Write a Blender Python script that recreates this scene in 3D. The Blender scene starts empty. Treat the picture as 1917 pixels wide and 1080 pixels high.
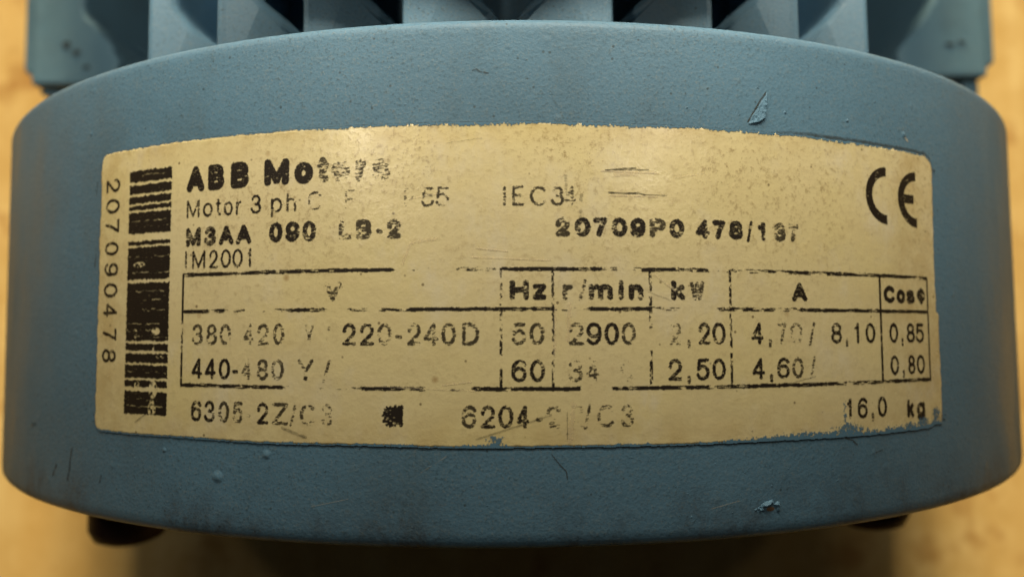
import bpy, bmesh, math, random
import numpy as np
from mathutils import Matrix, Vector

# ------------------------------------------------------------------ camera, world, lamps, exposure
S = bpy.context.scene
COL = S.collection
MM = 0.001
R = 87.5                     # fan cover radius, mm
AX = 90.1                    # height of the motor axis over the floor, mm

cam_d = bpy.data.cameras.new('camera')
cam = bpy.data.objects.new('camera', cam_d)
COL.objects.link(cam)
S.camera = cam
cam_d.sensor_width = 36.0
cam_d.lens = 24.434
cam_d.clip_start = 0.002
cam_d.clip_end = 60.0
cam.matrix_world = Matrix(((0.99995915, 0.009038, 0.0000698, 0.000205),
                           (-0.00901548, 0.99795664, -0.06325558, 0.0),
                           (-0.00064137, 0.06325236, 0.99799736, (149.0 + AX) * MM),
                           (0, 0, 0, 1)))
cam_d.dof.use_dof = True
cam_d.dof.focus_distance = 0.0628
cam_d.dof.aperture_fstop = 18.5

S.view_settings.view_transform = 'Standard'
S.view_settings.look = 'None'
S.view_settings.exposure = 0.1
S.view_settings.gamma = 1.0

W = bpy.data.worlds.new('World')
S.world = W
W.use_nodes = True
W.node_tree.nodes['Background'].inputs['Color'].default_value = (1.0, 0.90, 0.76, 1)
W.node_tree.nodes['Background'].inputs['Strength'].default_value = 0.009


def area_lamp(name, loc, aim, size, power, color, size_y=None):
    d = bpy.data.lights.new(name, 'AREA')
    d.energy = power
    d.color = color
    d.size = size * MM
    if size_y:
        d.shape = 'RECTANGLE'
        d.size_y = size_y * MM
    o = bpy.data.objects.new(name, d)
    COL.objects.link(o)
    o.location = Vector((loc[0], loc[1], loc[2] + AX)) * MM
    t = Vector((aim[0], aim[1], aim[2] + AX)) * MM
    o.rotation_euler = (t - o.location).to_track_quat('-Z', 'Y').to_euler()
    return o


# an added short tube lamp close over the motor, two added low lamps farther up along it, two small spots overhead
area_lamp('falloff_lamp', (0, 83, 121), (0, 83, 0), 140, 0.268, (1.0, 0.88, 0.68), 14)  # no known source; added for the cover's falloff from upper to lower edge
area_lamp('wood_fill_lamp', (-90, 2500, 130), (0, 0, -40), 250, 275.0, (1.0, 0.79, 0.46))  # no known source; set low to light the wood, not the cover's front
area_lamp('wood_fill_lamp', (90, 2500, 130), (0, 0, -40), 250, 275.0, (1.0, 0.79, 0.46))  # second added light for the wood, equally low
area_lamp('spot_lamp', (-72, 56, 196), (-10, 18, 87), 9, 0.020, (1.0, 0.88, 0.70))
area_lamp('spot_lamp', (76, 52, 196), (12, 18, 87), 8, 0.012, (1.0, 0.88, 0.70))

# ------------------------------------------------------------------ print on the rating plate, in mm on the unrolled plate
TEXT = [
    ('maker_name', 1, 13.72, 2.5, [('A', -32.3, -30.09, 0), ('B', -29.64, -27.74, 0), ('B', -27.0, -24.95, 0)]),
    ('maker_name', 1, 13.75, 2.5, [('M', -23.27, -20.67, 0), ('o', -20.12, -18.22, 0), ('t', -17.85, -16.69, 4), ('o', -16.42, -14.61, 6), ('r', -14.09, -13.03, 5), ('s', -12.57, -10.82, 6)]),
    ('description_text', 0, 11.2, 1.75, [('M', -32.23, -30.62, 2), ('o', -30.23, -29.06, 1), ('t', -28.68, -28.06, 2), ('o', -27.74, -26.7, 2), ('r', -26.34, -25.73, 2)]),
    ('description_text', 0, 11.2, 1.77, [('3', -24.67, -23.56, 0), ('p', -22.53, -21.35, 2), ('h', -20.91, -19.91, 3)]),
    ('description_text', 0, 11.25, 1.75, [('C', -18.72, -17.34, 5), ('l', -16.86, -16.71, 9), ('.', -16.44, -16.24, 9), ('F', -15.09, -14.17, 6)]),
    ('description_text', 0, 11.25, 1.78, [('I', -9.96, -9.81, 9), ('P', -9.51, -8.44, 7), ('5', -7.95, -6.78, 4), ('5', -6.64, -5.43, 4)]),
    ('standard_text', 0, 11.3, 1.76, [('I', -0.59, -0.45, 4), ('E', 0.22, 1.27, 3), ('C', 1.79, 3.27, 3), ('3', 3.66, 4.81, 3), ('4', 4.85, 5.91, 5)]),
    ('type_code', 1, 8.38, 1.84, [('M', -32.22, -30.41, 2), ('3', -29.96, -28.55, 2), ('A', -28.24, -26.57, 1), ('A', -26.27, -24.55, 1)]),
    ('type_code', 1, 8.4, 1.88, [('0', -22.65, -21.25, 1), ('9', -20.97, -19.54, 1), ('0', -19.22, -17.83, 2)]),
    ('type_code', 1, 8.46, 1.78, [('L', -15.63, -14.4, 5), ('B', -13.99, -12.52, 3), ('-', -12.07, -11.47, 3), ('2', -11.08, -9.79, 3)]),
    ('serial_code', 1, 8.54, 1.74, [('2', 4.07, 5.36, 3), ('0', 5.75, 7.2, 2), ('7', 7.44, 8.75, 2), ('0', 9.09, 10.57, 2), ('9', 10.86, 12.26, 1), ('P', 12.66, 14.18, 3), ('0', 14.48, 15.92, 2), ('4', 17.07, 18.45, 2), ('7', 18.72, 20.01, 1), ('8', 20.4, 21.84, 1), ('/', 22.23, 22.85, 2), ('1', 23.42, 24.23, 2), ('3', 25.11, 26.49, 3), ('7', 26.79, 27.96, 5)]),
    ('mounting_code', 0, 6.2, 1.75, [('I', -32.29, -32.08, 2), ('M', -31.41, -29.83, 1), ('2', -29.32, -28.31, 1), ('0', -28.0, -26.83, 1), ('0', -26.65, -25.51, 1), ('1', -24.92, -24.57, 2)]),
    ('column_heading', 1, 2.9, 1.76, [('V', -16.97, -15.31, 5)]),
    ('column_heading', 1, 2.9, 1.76, [('H', -0.04, 1.67, 2), ('z', 2.04, 3.23, 1)]),
    ('column_heading', 1, 2.9, 1.76, [('r', 4.66, 5.61, 3), ('/', 6.09, 6.81, 5), ('m', 7.0, 9.18, 2), ('i', 9.67, 10.16, 2), ('n', 10.65, 11.99, 2)]),
    ('column_heading', 1, 2.9, 1.76, [('k', 14.6, 15.93, 2), ('W', 16.4, 17.81, 4)]),
    ('column_heading', 1, 2.9, 1.76, [('A', 27.04, 28.77, 1)]),
    ('column_heading', 1, 2.9, 1.76, [('C', 38.81, 40.53, 0), ('o', 40.78, 42.16, 0), ('s', 42.33, 43.78, 1), ('φ', 44.15, 45.59, 2)]),
    ('rating_value', 0, -1.1, 1.98, [('3', -31.2, -29.9, 3), ('8', -29.51, -28.25, 3), ('0', -27.94, -26.66, 4), ('-', -26.24, -25.64, 9), ('4', -25.23, -24.18, 5), ('2', -23.72, -22.47, 4), ('0', -22.08, -20.92, 4)]),
    ('rating_value', 0, -1.1, 1.98, [('Y', -18.92, -17.86, 6), ('/', -16.91, -16.29, 8)]),
    ('rating_value', 0, -1.1, 1.98, [('2', -15.16, -13.89, 2), ('2', -13.49, -12.19, 2), ('0', -11.89, -10.56, 5), ('-', -10.27, -9.63, 3), ('2', -9.14, -7.93, 4), ('4', -7.65, -6.35, 4), ('0', -6.06, -4.78, 3), ('D', -4.25, -2.74, 3)]),
    ('rating_value', 0, -1.1, 1.98, [('5', 0.14, 1.42, 4), ('0', 1.7, 3.02, 3)]),
    ('rating_value', 0, -1.1, 1.98, [('2', 5.2, 6.54, 4), ('9', 6.78, 8.12, 1), ('0', 8.37, 9.67, 1), ('0', 9.92, 11.24, 3)]),
    ('rating_value', 0, -1.1, 1.98, [('2', 14.38, 15.5, 6), (',', 16.07, 16.22, 4), ('2', 17.16, 18.31, 2), ('0', 18.52, 19.86, 2)]),
    ('rating_value', 0, -1.1, 1.98, [('4', 22.5, 23.75, 2), (',', 24.32, 24.55, 3), ('7', 25.31, 26.26, 5), ('0', 26.68, 28.14, 6), ('/', 28.83, 29.59, 4)]),
    ('rating_value', 0, -1.1, 1.98, [('8', 31.54, 32.89, 2), (',', 33.37, 33.65, 3), ('1', 34.56, 35.14, 1), ('0', 36.01, 37.37, 1)]),
    ('rating_value', 0, -1.1, 1.98, [('0', 39.49, 40.82, 0), (',', 41.33, 41.58, 2), ('8', 42.19, 43.54, 0), ('5', 43.72, 45.14, 0)]),
    ('rating_value', 0, -4.32, 1.95, [('4', -31.18, -29.88, 0), ('4', -29.56, -28.3, 0), ('0', -27.93, -26.65, 0), ('-', -26.41, -25.75, 0), ('4', -25.4, -24.29, 5), ('8', -23.72, -22.53, 3), ('0', -22.25, -20.92, 4)]),
    ('rating_value', 0, -4.32, 1.95, [('Y', -19.51, -17.92, 4), ('/', -17.03, -16.25, 5)]),
    ('rating_value', 0, -4.32, 1.95, [('6', 0.13, 1.45, 2), ('0', 1.73, 3.05, 2)]),
    ('rating_value', 0, -4.32, 1.95, [('3', 5.13, 6.42, 5), ('4', 6.7, 7.9, 5), ('5', 8.24, 9.4, 9), ('0', 9.74, 11.1, 8)]),
    ('rating_value', 0, -4.32, 1.95, [('2', 14.23, 15.55, 2), (',', 16.01, 16.22, 3), ('5', 16.89, 18.19, 1), ('0', 18.46, 19.79, 1)]),
    ('rating_value', 0, -4.32, 1.95, [('4', 22.53, 23.83, 1), (',', 24.35, 24.58, 2), ('6', 25.16, 26.52, 2), ('0', 26.82, 28.1, 3), ('/', 28.84, 29.6, 5)]),
    ('rating_value', 0, -4.32, 1.95, [('0', 39.49, 40.8, 1), (',', 41.31, 41.65, 2), ('8', 42.26, 43.42, 0), ('0', 43.7, 45.11, 0)]),
    ('bearing_text', 0, -8.34, 1.99, [('6', -31.13, -29.9, 2), ('3', -29.58, -28.32, 2), ('0', -27.89, -26.67, 3), ('5', -26.26, -25.14, 4), ('-', -24.73, -24.32, 6), ('2', -23.64, -22.45, 2), ('Z', -22.06, -20.42, 3), ('/', -20.25, -19.55, 5), ('C', -19.23, -17.76, 5), ('3', -17.08, -16.05, 6)]),
    ('bearing_text', 0, -8.34, 1.99, [('6', -4.24, -2.97, 3), ('2', -2.59, -1.33, 2), ('0', -1.05, 0.27, 2), ('4', 0.55, 1.63, 2), ('-', 2.24, 2.8, 3), ('2', 3.17, 4.45, 6), ('Z', 5.48, 6.58, 8), ('/', 6.48, 7.15, 5), ('C', 7.62, 9.21, 5), ('3', 9.79, 10.95, 5)]),
    ('weight_text', 0, -8.38, 1.99, [('1', 33.28, 33.84, 2), ('6', 34.68, 35.98, 1), (',', 36.5, 36.8, 3), ('0', 37.4, 38.72, 1)]),
    ('weight_text', 1, -8.67, 1.82, [('k', 41.85, 42.99, 1), ('g', 43.44, 44.83, 1)]),
]
VERTICAL = [('2', 16.13, 14.7, -44.35, -41.88), ('0', 13.96, 12.43, -44.25, -41.79), ('7', 11.81, 10.4, -44.25, -41.79), ('0', 9.5, 8.09, -44.24, -41.78), ('9', 7.3, 5.95, -44.14, -41.78), ('0', 5.23, 3.72, -44.23, -41.86), ('4', 3.11, 1.72, -44.13, -42.04), ('7', 0.5, -0.72, -44.1, -41.93), ('8', -1.55, -2.93, -44.2, -42.02)]
BARS = [(16.45, 15.37), (14.99, 14.16), (13.82, 13.18), (12.86, 12.5), (12.17, 10.09), (9.24, 8.92), (8.61, 5.44), (5.02, -0.69), (-1.05, -1.68), (-2.04, -2.87), (-3.18, -4.38), (-4.69, -5.26), (-5.78, -7.94)]
TILT = -0.0068
TAPER = 0.004738
SBOX = 90.9                   # top of the added shading box over the axis, mm
PLATE = 0.06                 # plate thickness, mm


def on_cyl(u, v, h):
    """point (metres, motor frame) over the unrolled plate at u, v (mm), h mm above the paint"""
    y = v + TILT * u
    th = (u - TILT * v) / R
    rr = R * (1 + TAPER * y / R) + h
    return (rr * np.sin(th) * MM, y * MM, rr * np.cos(th) * MM)


# ------------------------------------------------------------------ helpers
def link(o, parent=None):
    COL.objects.link(o)
    if parent:
        o.parent = parent
    return o


def mesh_obj(name, verts, faces, mat, parent=None, smooth=False):
    m = bpy.data.meshes.new(name)
    m.from_pydata([tuple(v) for v in verts], [], [tuple(f) for f in faces])
    m.materials.append(mat)
    if smooth:
        for p in m.polygons:
            p.use_smooth = True
    m.update()
    return link(bpy.data.objects.new(name, m), parent)


def bm_obj(name, bm, mat, parent=None, smooth=False):
    bmesh.ops.recalc_face_normals(bm, faces=bm.faces)
    m = bpy.data.meshes.new(name)
    bm.to_mesh(m)
    bm.free()
    m.materials.append(mat)
    if smooth:
        for p in m.polygons:
            p.use_smooth = True
    return link(bpy.data.objects.new(name, m), parent)


def prism(bm, pts, z0, z1, topz=None):
    """vertical prism over the plan polygon pts (x, y) in mm; topz may give a height per corner"""
    a = [bm.verts.new((x * MM, y * MM, z0 * MM)) for x, y in pts]
    b = [bm.verts.new((x * MM, y * MM, (topz[i] if topz else z1) * MM)) for i, (x, y) in enumerate(pts)]
    n = len(pts)
    bm.faces.new(a[::-1])
    top = bm.faces.new(b)
    for i in range(n):
        bm.faces.new((a[i], a[(i + 1) % n], b[(i + 1) % n], b[i]))
    return top


def bevel(bm, w, seg=2, ang=0.5):
    bmesh.ops.recalc_face_normals(bm, faces=bm.faces)
    es = [e for e in bm.edges if len(e.link_faces) == 2 and e.calc_face_angle(0) > ang]
    bmesh.ops.bevel(bm, geom=es, offset=w * MM, segments=seg, affect='EDGES', profile=0.6, clamp_overlap=True)


def lathe(name, prof, mat, parent, n=360, closed=False):
    """revolve the (r, y) profile in mm round the Y axis"""
    a = np.linspace(0, 2 * np.pi, n, endpoint=False)
    V = []
    for r, y in prof:
        V += [(r * math.sin(t) * MM, y * MM, r * math.cos(t) * MM) for t in a]
    F = []
    k = len(prof)
    for i in range(k - 1 if not closed else k):
        i2 = (i + 1) % k
        for j in range(n):
            j2 = (j + 1) % n
            F.append((i * n + j, i * n + j2, i2 * n + j2, i2 * n + j))
    return mesh_obj(name, V, F, mat, parent, True)


# ------------------------------------------------------------------ materials
def new_mat(name):
    m = bpy.data.materials.new(name)
    m.use_nodes = True
    nt = m.node_tree
    return m, nt, nt.nodes['Principled BSDF']


class G:
    """tiny node-graph writer"""
    def __init__(self, nt):
        self.nt = nt

    def n(self, t, **k):
        x = self.nt.nodes.new(t)
        for a, b in k.items():
            setattr(x, a, b)
        return x

    def l(self, a, b):
        self.nt.links.new(a, b)

    def coord(self, scale=1000.0):
        c = self.n('ShaderNodeTexCoord')
        m = self.n('ShaderNodeVectorMath', operation='MULTIPLY')
        m.inputs[1].default_value = (scale, scale, scale) if not isinstance(scale, tuple) else scale
        self.l(c.outputs['Object'], m.inputs[0])
        return m.outputs[0]

    def noise(self, vec, scale, detail=3.0, rough=0.55):
        x = self.n('ShaderNodeTexNoise')
        x.inputs['Scale'].default_value = scale
        x.inputs['Detail'].default_value = detail
        x.inputs['Roughness'].default_value = rough
        self.l(vec, x.inputs['Vector'])
        return x.outputs['Fac']

    def ramp(self, fac, a, b, va=0.0, vb=1.0):
        x = self.n('ShaderNodeMapRange')
        x.inputs['From Min'].default_value = a
        x.inputs['From Max'].default_value = b
        x.inputs['To Min'].default_value = va
        x.inputs['To Max'].default_value = vb
        self.l(fac, x.inputs['Value'])
        return x.outputs[0]

    def math(self, op, a, b):
        x = self.n('ShaderNodeMath', operation=op)
        for i, q in enumerate((a, b)):
            if isinstance(q, (int, float)):
                x.inputs[i].default_value = q
            else:
                self.l(q, x.inputs[i])
        return x.outputs[0]

    def mix(self, fac, a, b):
        x = self.n('ShaderNodeMix', data_type='RGBA')
        if isinstance(fac, (int, float)):
            x.inputs[0].default_value = fac
        else:
            self.l(fac, x.inputs[0])
        for i, q in ((6, a), (7, b)):
            if isinstance(q, tuple):
                x.inputs[i].default_value = (*q, 1)
            else:
                self.l(q, x.inputs[i])
        return x.outputs[2]

    def bump(self, h, strength, dist, prev=None):
        x = self.n('ShaderNodeBump')
        x.inputs['Strength'].default_value = strength
        x.inputs['Distance'].default_value = dist
        self.l(h, x.inputs['Height'])
        if prev:
            self.l(prev, x.inputs['Normal'])
        return x.outputs[0]


BLUE = (0.100, 0.212, 0.314)


def paint_material(name, dirty_edge=False):
    m, nt, p = new_mat(name)
    g = G(nt)
    c = g.coord()
    big = g.noise(c, 0.035, 3)
    mid = g.noise(c, 1.5, 4)
    fine = g.noise(c, 3.4, 3, 0.6)
    smear = g.noise(g.coord((1000.0, 420.0, 1000.0)), 0.09, 4, 0.6)
    col = g.mix(g.ramp(big, 0.35, 0.68), tuple(x * 0.90 for x in BLUE), tuple(x * 1.08 for x in BLUE))
    # dust film in the pits of the powder coat
    col = g.mix(g.ramp(mid, 0.55, 0.78, 0, 0.28), col, (0.20, 0.24, 0.23))
    zone = g.ramp(g.noise(c, 0.045, 3), 0.34, 0.58, 0.4, 1.0)
    col = g.mix(g.math('MULTIPLY', zone, g.ramp(fine, 0.54, 0.70, 0, 0.6)), col, (0.045, 0.085, 0.105))
    col = g.mix(g.math('MULTIPLY', zone, g.ramp(g.noise(c, 4.5, 2), 0.56, 0.68, 0, 0.35)), col, (0.24, 0.28, 0.27))
    # greasy smears
    col = g.mix(g.ramp(smear, 0.52, 0.72, 0, 0.35), col, (0.085, 0.115, 0.125))
    # sparse dark specks
    vo = g.n('ShaderNodeTexVoronoi')
    vo.inputs['Scale'].default_value = 0.55
    g.l(c, vo.inputs['Vector'])
    col = g.mix(g.ramp(vo.outputs['Distance'], 0.045, 0.085, 0.65, 0.0), col, (0.035, 0.05, 0.05))
    if dirty_edge:
        sx = g.n('ShaderNodeSeparateXYZ')
        g.l(c, sx.inputs[0])
        rub = g.noise(c, 0.12, 5, 0.65)
        rub2 = g.noise(g.coord((900.0, 380.0, 900.0)), 0.9, 4, 0.7)
        edge = g.ramp(sx.outputs['Y'], -12.8, -18.6)
        f = g.math('MULTIPLY', edge, g.ramp(rub, 0.44, 0.60))
        f = g.math('MULTIPLY', f, g.ramp(rub2, 0.30, 0.58))
        col = g.mix(g.math('MULTIPLY', f, 0.65), col, (0.045, 0.033, 0.022))
    g.l(col, p.inputs['Base Color'])
    p.inputs['Specular IOR Level'].default_value = 0.35
    g.l(g.ramp(smear, 0.35, 0.7, 0.64, 0.42), p.inputs['Roughness'])
    v2 = g.n('ShaderNodeTexVoronoi', feature='SMOOTH_F1')
    v2.inputs['Scale'].default_value = 0.42
    g.l(c, v2.inputs['Vector'])
    pim = g.ramp(v2.outputs['Distance'], 0.05, 0.20, 1.0, 0.0)
    b = g.bump(g.noise(c, 0.18, 2), 0.2, 0.0003)
    b = g.bump(mid, 0.45, 0.00007, b)
    b = g.bump(fine, 0.7, 0.00006, b)
    b = g.bump(g.math('MULTIPLY', pim, g.ramp(g.noise(c, 0.10, 2), 0.5, 0.62)), 0.5, 0.00006, b)
    g.l(b, p.inputs['Normal'])
    return m


def plain(name, col, rough=0.5, spec=0.4, bump=None):
    m, nt, p = new_mat(name)
    g = G(nt)
    c = g.coord()
    n = g.noise(c, 0.5, 4)
    g.l(g.mix(g.ramp(n, 0.3, 0.7), tuple(x * 0.75 for x in col), tuple(x * 1.2 for x in col)), p.inputs['Base Color'])
    p.inputs['Roughness'].default_value = rough
    p.inputs['Specular IOR Level'].default_value = spec
    if bump:
        g.l(g.bump(n, 0.6, bump), p.inputs['Normal'])
    return m


def ink_material(name, col, rough=0.55):
    """flat print: opacity read from the face attribute 'ink'"""
    m, nt, p = new_mat(name)
    g = G(nt)
    p.inputs['Base Color'].default_value = (*col, 1)
    p.inputs['Roughness'].default_value = rough
    p.inputs['Specular IOR Level'].default_value = 0.3
    a = g.n('ShaderNodeAttribute', attribute_name='ink')
    t = g.n('ShaderNodeBsdfTransparent')
    mx = g.n('ShaderNodeMixShader')
    g.l(a.outputs['Fac'], mx.inputs[0])
    g.l(t.outputs[0], mx.inputs[1])
    g.l(p.outputs[0], mx.inputs[2])
    g.l(mx.outputs[0], nt.nodes['Material Output'].inputs['Surface'])
    return m


def plate_material():
    m, nt, p = new_mat('yellowed_foil')
    g = G(nt)
    c = g.coord()
    sx = g.n('ShaderNodeSeparateXYZ')
    g.l(c, sx.inputs[0])
    Y, X = sx.outputs['Y'], sx.outputs['X']
    big = g.noise(c, 0.06, 3)
    mid = g.noise(c, 0.35, 5, 0.6)
    grain = g.noise(c, 1.7, 5, 0.7)
    fine = g.noise(c, 5.0, 3, 0.6)
    col = g.mix(g.ramp(big, 0.35, 0.68), (0.82, 0.72, 0.42), (0.84, 0.73, 0.37))
    col = g.mix(g.ramp(mid, 0.42, 0.72, 0, 0.30), col, (0.72, 0.59, 0.31))
    # handling dirt caught in the foil's grain, mostly on the upper half
    zone = g.math('MULTIPLY', g.ramp(Y, 2.0, 15.0, 0.30, 1.0), g.ramp(g.noise(c, 0.10, 3), 0.30, 0.55))
    f = g.math('MULTIPLY', zone, g.ramp(grain, 0.52, 0.68))
    col = g.mix(g.math('MULTIPLY', f, 0.8), col, (0.38, 0.28, 0.13))
    f = g.math('MULTIPLY', zone, g.ramp(fine, 0.62, 0.74))
    col = g.mix(g.math('MULTIPLY', f, 0.65), col, (0.22, 0.15, 0.06))
    # pale rubbed patches, and a browner film towards the plate's borders
    rubbed = g.math('MULTIPLY', g.ramp(g.noise(c, 0.13, 4, .6), 0.52, 0.66), g.ramp(g.noise(g.coord((1000.0, 500.0, 1000.0)), 0.5, 4, .65), 0.40, 0.62))
    col = g.mix(g.math('MULTIPLY', rubbed, 0.55), col, (0.86, 0.80, 0.60))
    rim = g.math('MAXIMUM', g.ramp(Y, -6.0, -10.0), g.ramp(Y, 16.2, 18.6))
    rim = g.math('MAXIMUM', rim, g.ramp(g.math('ABSOLUTE', X, 0.0), 36.0, 41.0))
    film = g.math('MULTIPLY', rim, g.ramp(g.noise(c, 0.30, 5, .65), 0.38, 0.66))
    col = g.mix(g.math('MULTIPLY', film, 0.45), col, (0.52, 0.37, 0.13))
    streak = g.noise(g.coord((260.0, 1000.0, 260.0)), 0.55, 5, .7)
    col = g.mix(g.ramp(streak, 0.60, 0.76, 0, 0.35), col, (0.50, 0.38, 0.17))
    # separate specks
    vo = g.n('ShaderNodeTexVoronoi')
    vo.inputs['Scale'].default_value = 0.42
    g.l(c, vo.inputs['Vector'])
    col = g.mix(g.ramp(vo.outputs['Distance'], 0.035, 0.075, 0.75, 0.0), col, (0.12, 0.075, 0.03))
    vo2 = g.n('ShaderNodeTexVoronoi')
    vo2.inputs['Scale'].default_value = 0.16
    g.l(c, vo2.inputs['Vector'])
    col = g.mix(g.ramp(vo2.outputs['Distance'], 0.02, 0.07, 0.6, 0.0), col, (0.30, 0.14, 0.03))
    g.l(col, p.inputs['Base Color'])
    p.inputs['Specular IOR Level'].default_value = 0.75
    g.l(g.ramp(mid, 0.3, 0.7, 0.20, 0.34), p.inputs['Roughness'])
    b = g.bump(g.noise(c, 0.16, 2), 0.3, 0.0003)
    b = g.bump(mid, 0.3, 0.00008, b)
    b = g.bump(grain, 0.5, 0.00006, b)
    g.l(b, p.inputs['Normal'])
    return m


def wood_material():
    m, nt, p = new_mat('pale_wood')
    g = G(nt)
    c = g.coord((1000.0, 110.0, 1000.0))
    c2 = g.coord()
    fib = g.noise(c, 0.10, 6, 0.6)
    band = g.noise(c, 0.016, 3)
    blot = g.noise(c2, 0.0245, 4, 0.6)
    col = g.mix(g.ramp(fib, 0.35, 0.68), (0.76, 0.55, 0.23), (0.87, 0.69, 0.34))
    col = g.mix(g.ramp(band, 0.42, 0.62, 0, 0.6), col, (0.68, 0.43, 0.14))
    col = g.mix(g.ramp(g.noise(c2, 0.06, 4, .65), 0.40, 0.62, 0, 0.55), col, (0.62, 0.40, 0.13))
    col = g.mix(g.ramp(blot, 0.56, 0.64, 0, 0.9), col, (0.50, 0.28, 0.085))
    g.l(col, p.inputs['Base Color'])
    p.inputs['Roughness'].default_value = 0.6
    g.l(g.bump(fib, 0.3, 0.0005), p.inputs['Normal'])
    return m


M_COVER = paint_material('blue_powder_coat_cover', True)
M_BODY = paint_material('blue_paint_casting')
M_PLATE = plate_material()
M_INK = ink_material('black_print', (0.020, 0.0145, 0.010))
M_FLECK = ink_material('blue_paint_fleck', BLUE)
M_GRIME = ink_material('grime', (0.05, 0.045, 0.03), 0.8)
M_PALE = ink_material('pale_scratch', (0.80, 0.70, 0.50), 0.4)
M_EDGE = plain('plate_edge', (0.16, 0.14, 0.09), 0.8, 0.2)  # darkened so the plate's side wall shows no bright lit line
M_NICK = plain('bared_dark_metal', (0.03, 0.045, 0.055), 0.7, 0.3)
M_WOOD = wood_material()
M_RUBBER = plain('dark_brown_rubber', (0.035, 0.016, 0.011), 0.6, 0.3)
M_DARK = plain('dark_cast_iron', (0.03, 0.03, 0.03), 0.7, 0.3)
M_METAL = plain('bare_metal', (0.16, 0.10, 0.06), 0.5, 0.5)
M_CHIP = plain('blue_paint_crust', BLUE, 0.6, 0.3, 0.0003)

rng = np.random.default_rng(11)
random.seed(11)

# ------------------------------------------------------------------ the floor
bm = bmesh.new()
bmesh.ops.create_grid(bm, x_segments=8, y_segments=8, size=1.6)
floor = bm_obj('wood_floor', bm, M_WOOD)
floor['kind'] = 'structure'
floor['label'] = 'pale yellow wooden floor under the motor, grain running away from the viewer'

# ------------------------------------------------------------------ the motor
motor = bpy.data.objects.new('electric_motor', None)
COL.objects.link(motor)
motor.location = (0, 0, AX * MM)
motor.empty_display_size = 0.05
motor['label'] = 'blue painted electric motor lying on wood, yellowed rating plate on its fan cover'
motor['category'] = 'motor'

# fan cover: a thin drum with a rolled rim at the open end and a rounded corner at the closed end
YT, YB = 28.6, -18.94


def rad(y):
    return R * (1 + TAPER * y / R)


prof = []
for a in np.linspace(0, math.pi, 9):                     # open rim, rolled
    prof.append((rad(YT) - 1.0 + 1.0 * math.cos(a), YT - 1.0 + 1.0 * math.sin(a)))
prof = prof[::-1]
for y in np.linspace(YT - 1.6, YB + 1.6, 26):
    prof.append((rad(y), y))
for a in np.linspace(0, math.pi / 2, 6)[1:]:
    prof.append((rad(YB) - 1.2 + 1.2 * math.cos(a), YB + 1.2 - 1.2 * math.sin(a)))
prof += [(78, YB), (76, YB + 0.8), (66, YB + 1.2), (64, YB + 3.0), (30, YB + 3.4), (28, YB + 1.6), (0.6, YB + 1.5)]
prof += [(0.6, YB + 3.4), (28, YB + 5.4), (66, YB + 5.4), (rad(YB) - 3.2, YB + 4.2), (rad(YT) - 2.0, YT - 2.0)]
cover = lathe('fan_cover', prof, M_COVER, motor, 360)

# bumpers at the closed end
foot_mesh = None
for px, pz, yl in ((-62.0, 34.4, 0), (57.6, 34.4, 1.4), (-62.0, -34.4, 0), (57.6, -34.4, 0)):
    pr = [(0.01, YB + 2), (5.4, YB + 2), (5.9, -22), (5.9, -30.5), (5.0, -32.2), (3.2, -33), (0.01, -33.3)]
    if foot_mesh is None:
        o = lathe('rubber_foot', pr, M_RUBBER, motor, 28)
        foot_mesh = o.data
    else:
        o = link(bpy.data.objects.new('rubber_foot', foot_mesh), motor)
    o.location = (px * MM, yl * MM, pz * MM)

# stator housing: core drum, fins, side pads, feet
core = lathe('housing_core', [(0.5, 14), (62, 14), (65, 18), (65, 149), (0.5, 149)], M_BODY, motor, 96)


def fin_mesh(k):
    x0 = -11.0 * k
    zt = math.sqrt(80.0 ** 2 - x0 ** 2)
    zi = math.sqrt(80.0 ** 2 - (x0 + 11) ** 2)
    bm = bmesh.new()
    pts = [(x0, 26), (x0 + 10.9, 26), (x0 + 10.9, 32.8), (x0 + 9.5, 34.6), (x0 + 7.6, 36.3), (x0 + 5.4, 38.0), (x0 + 3.4, 40.2), (x0 + 2.7, 147), (x0, 147)]
    tz = [zt, zt - 3.4, zt - 3.4, zt - 2.6, zt - 2.0, zt - 1.3, zt - .8, zt - .5, zt]
    prism(bm, pts, 40, zt, tz)
    bevel(bm, 1.25, 4, 0.6)
    return bm


for k in (4, 3, 2, 1):
    o = bm_obj('cooling_fin', fin_mesh(k), M_BODY, motor)
    bm = fin_mesh(k)
    bmesh.ops.scale(bm, vec=(-1, 1, 1), verts=bm.verts)
    bm_obj('cooling_fin', bm, M_BODY, motor)


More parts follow.
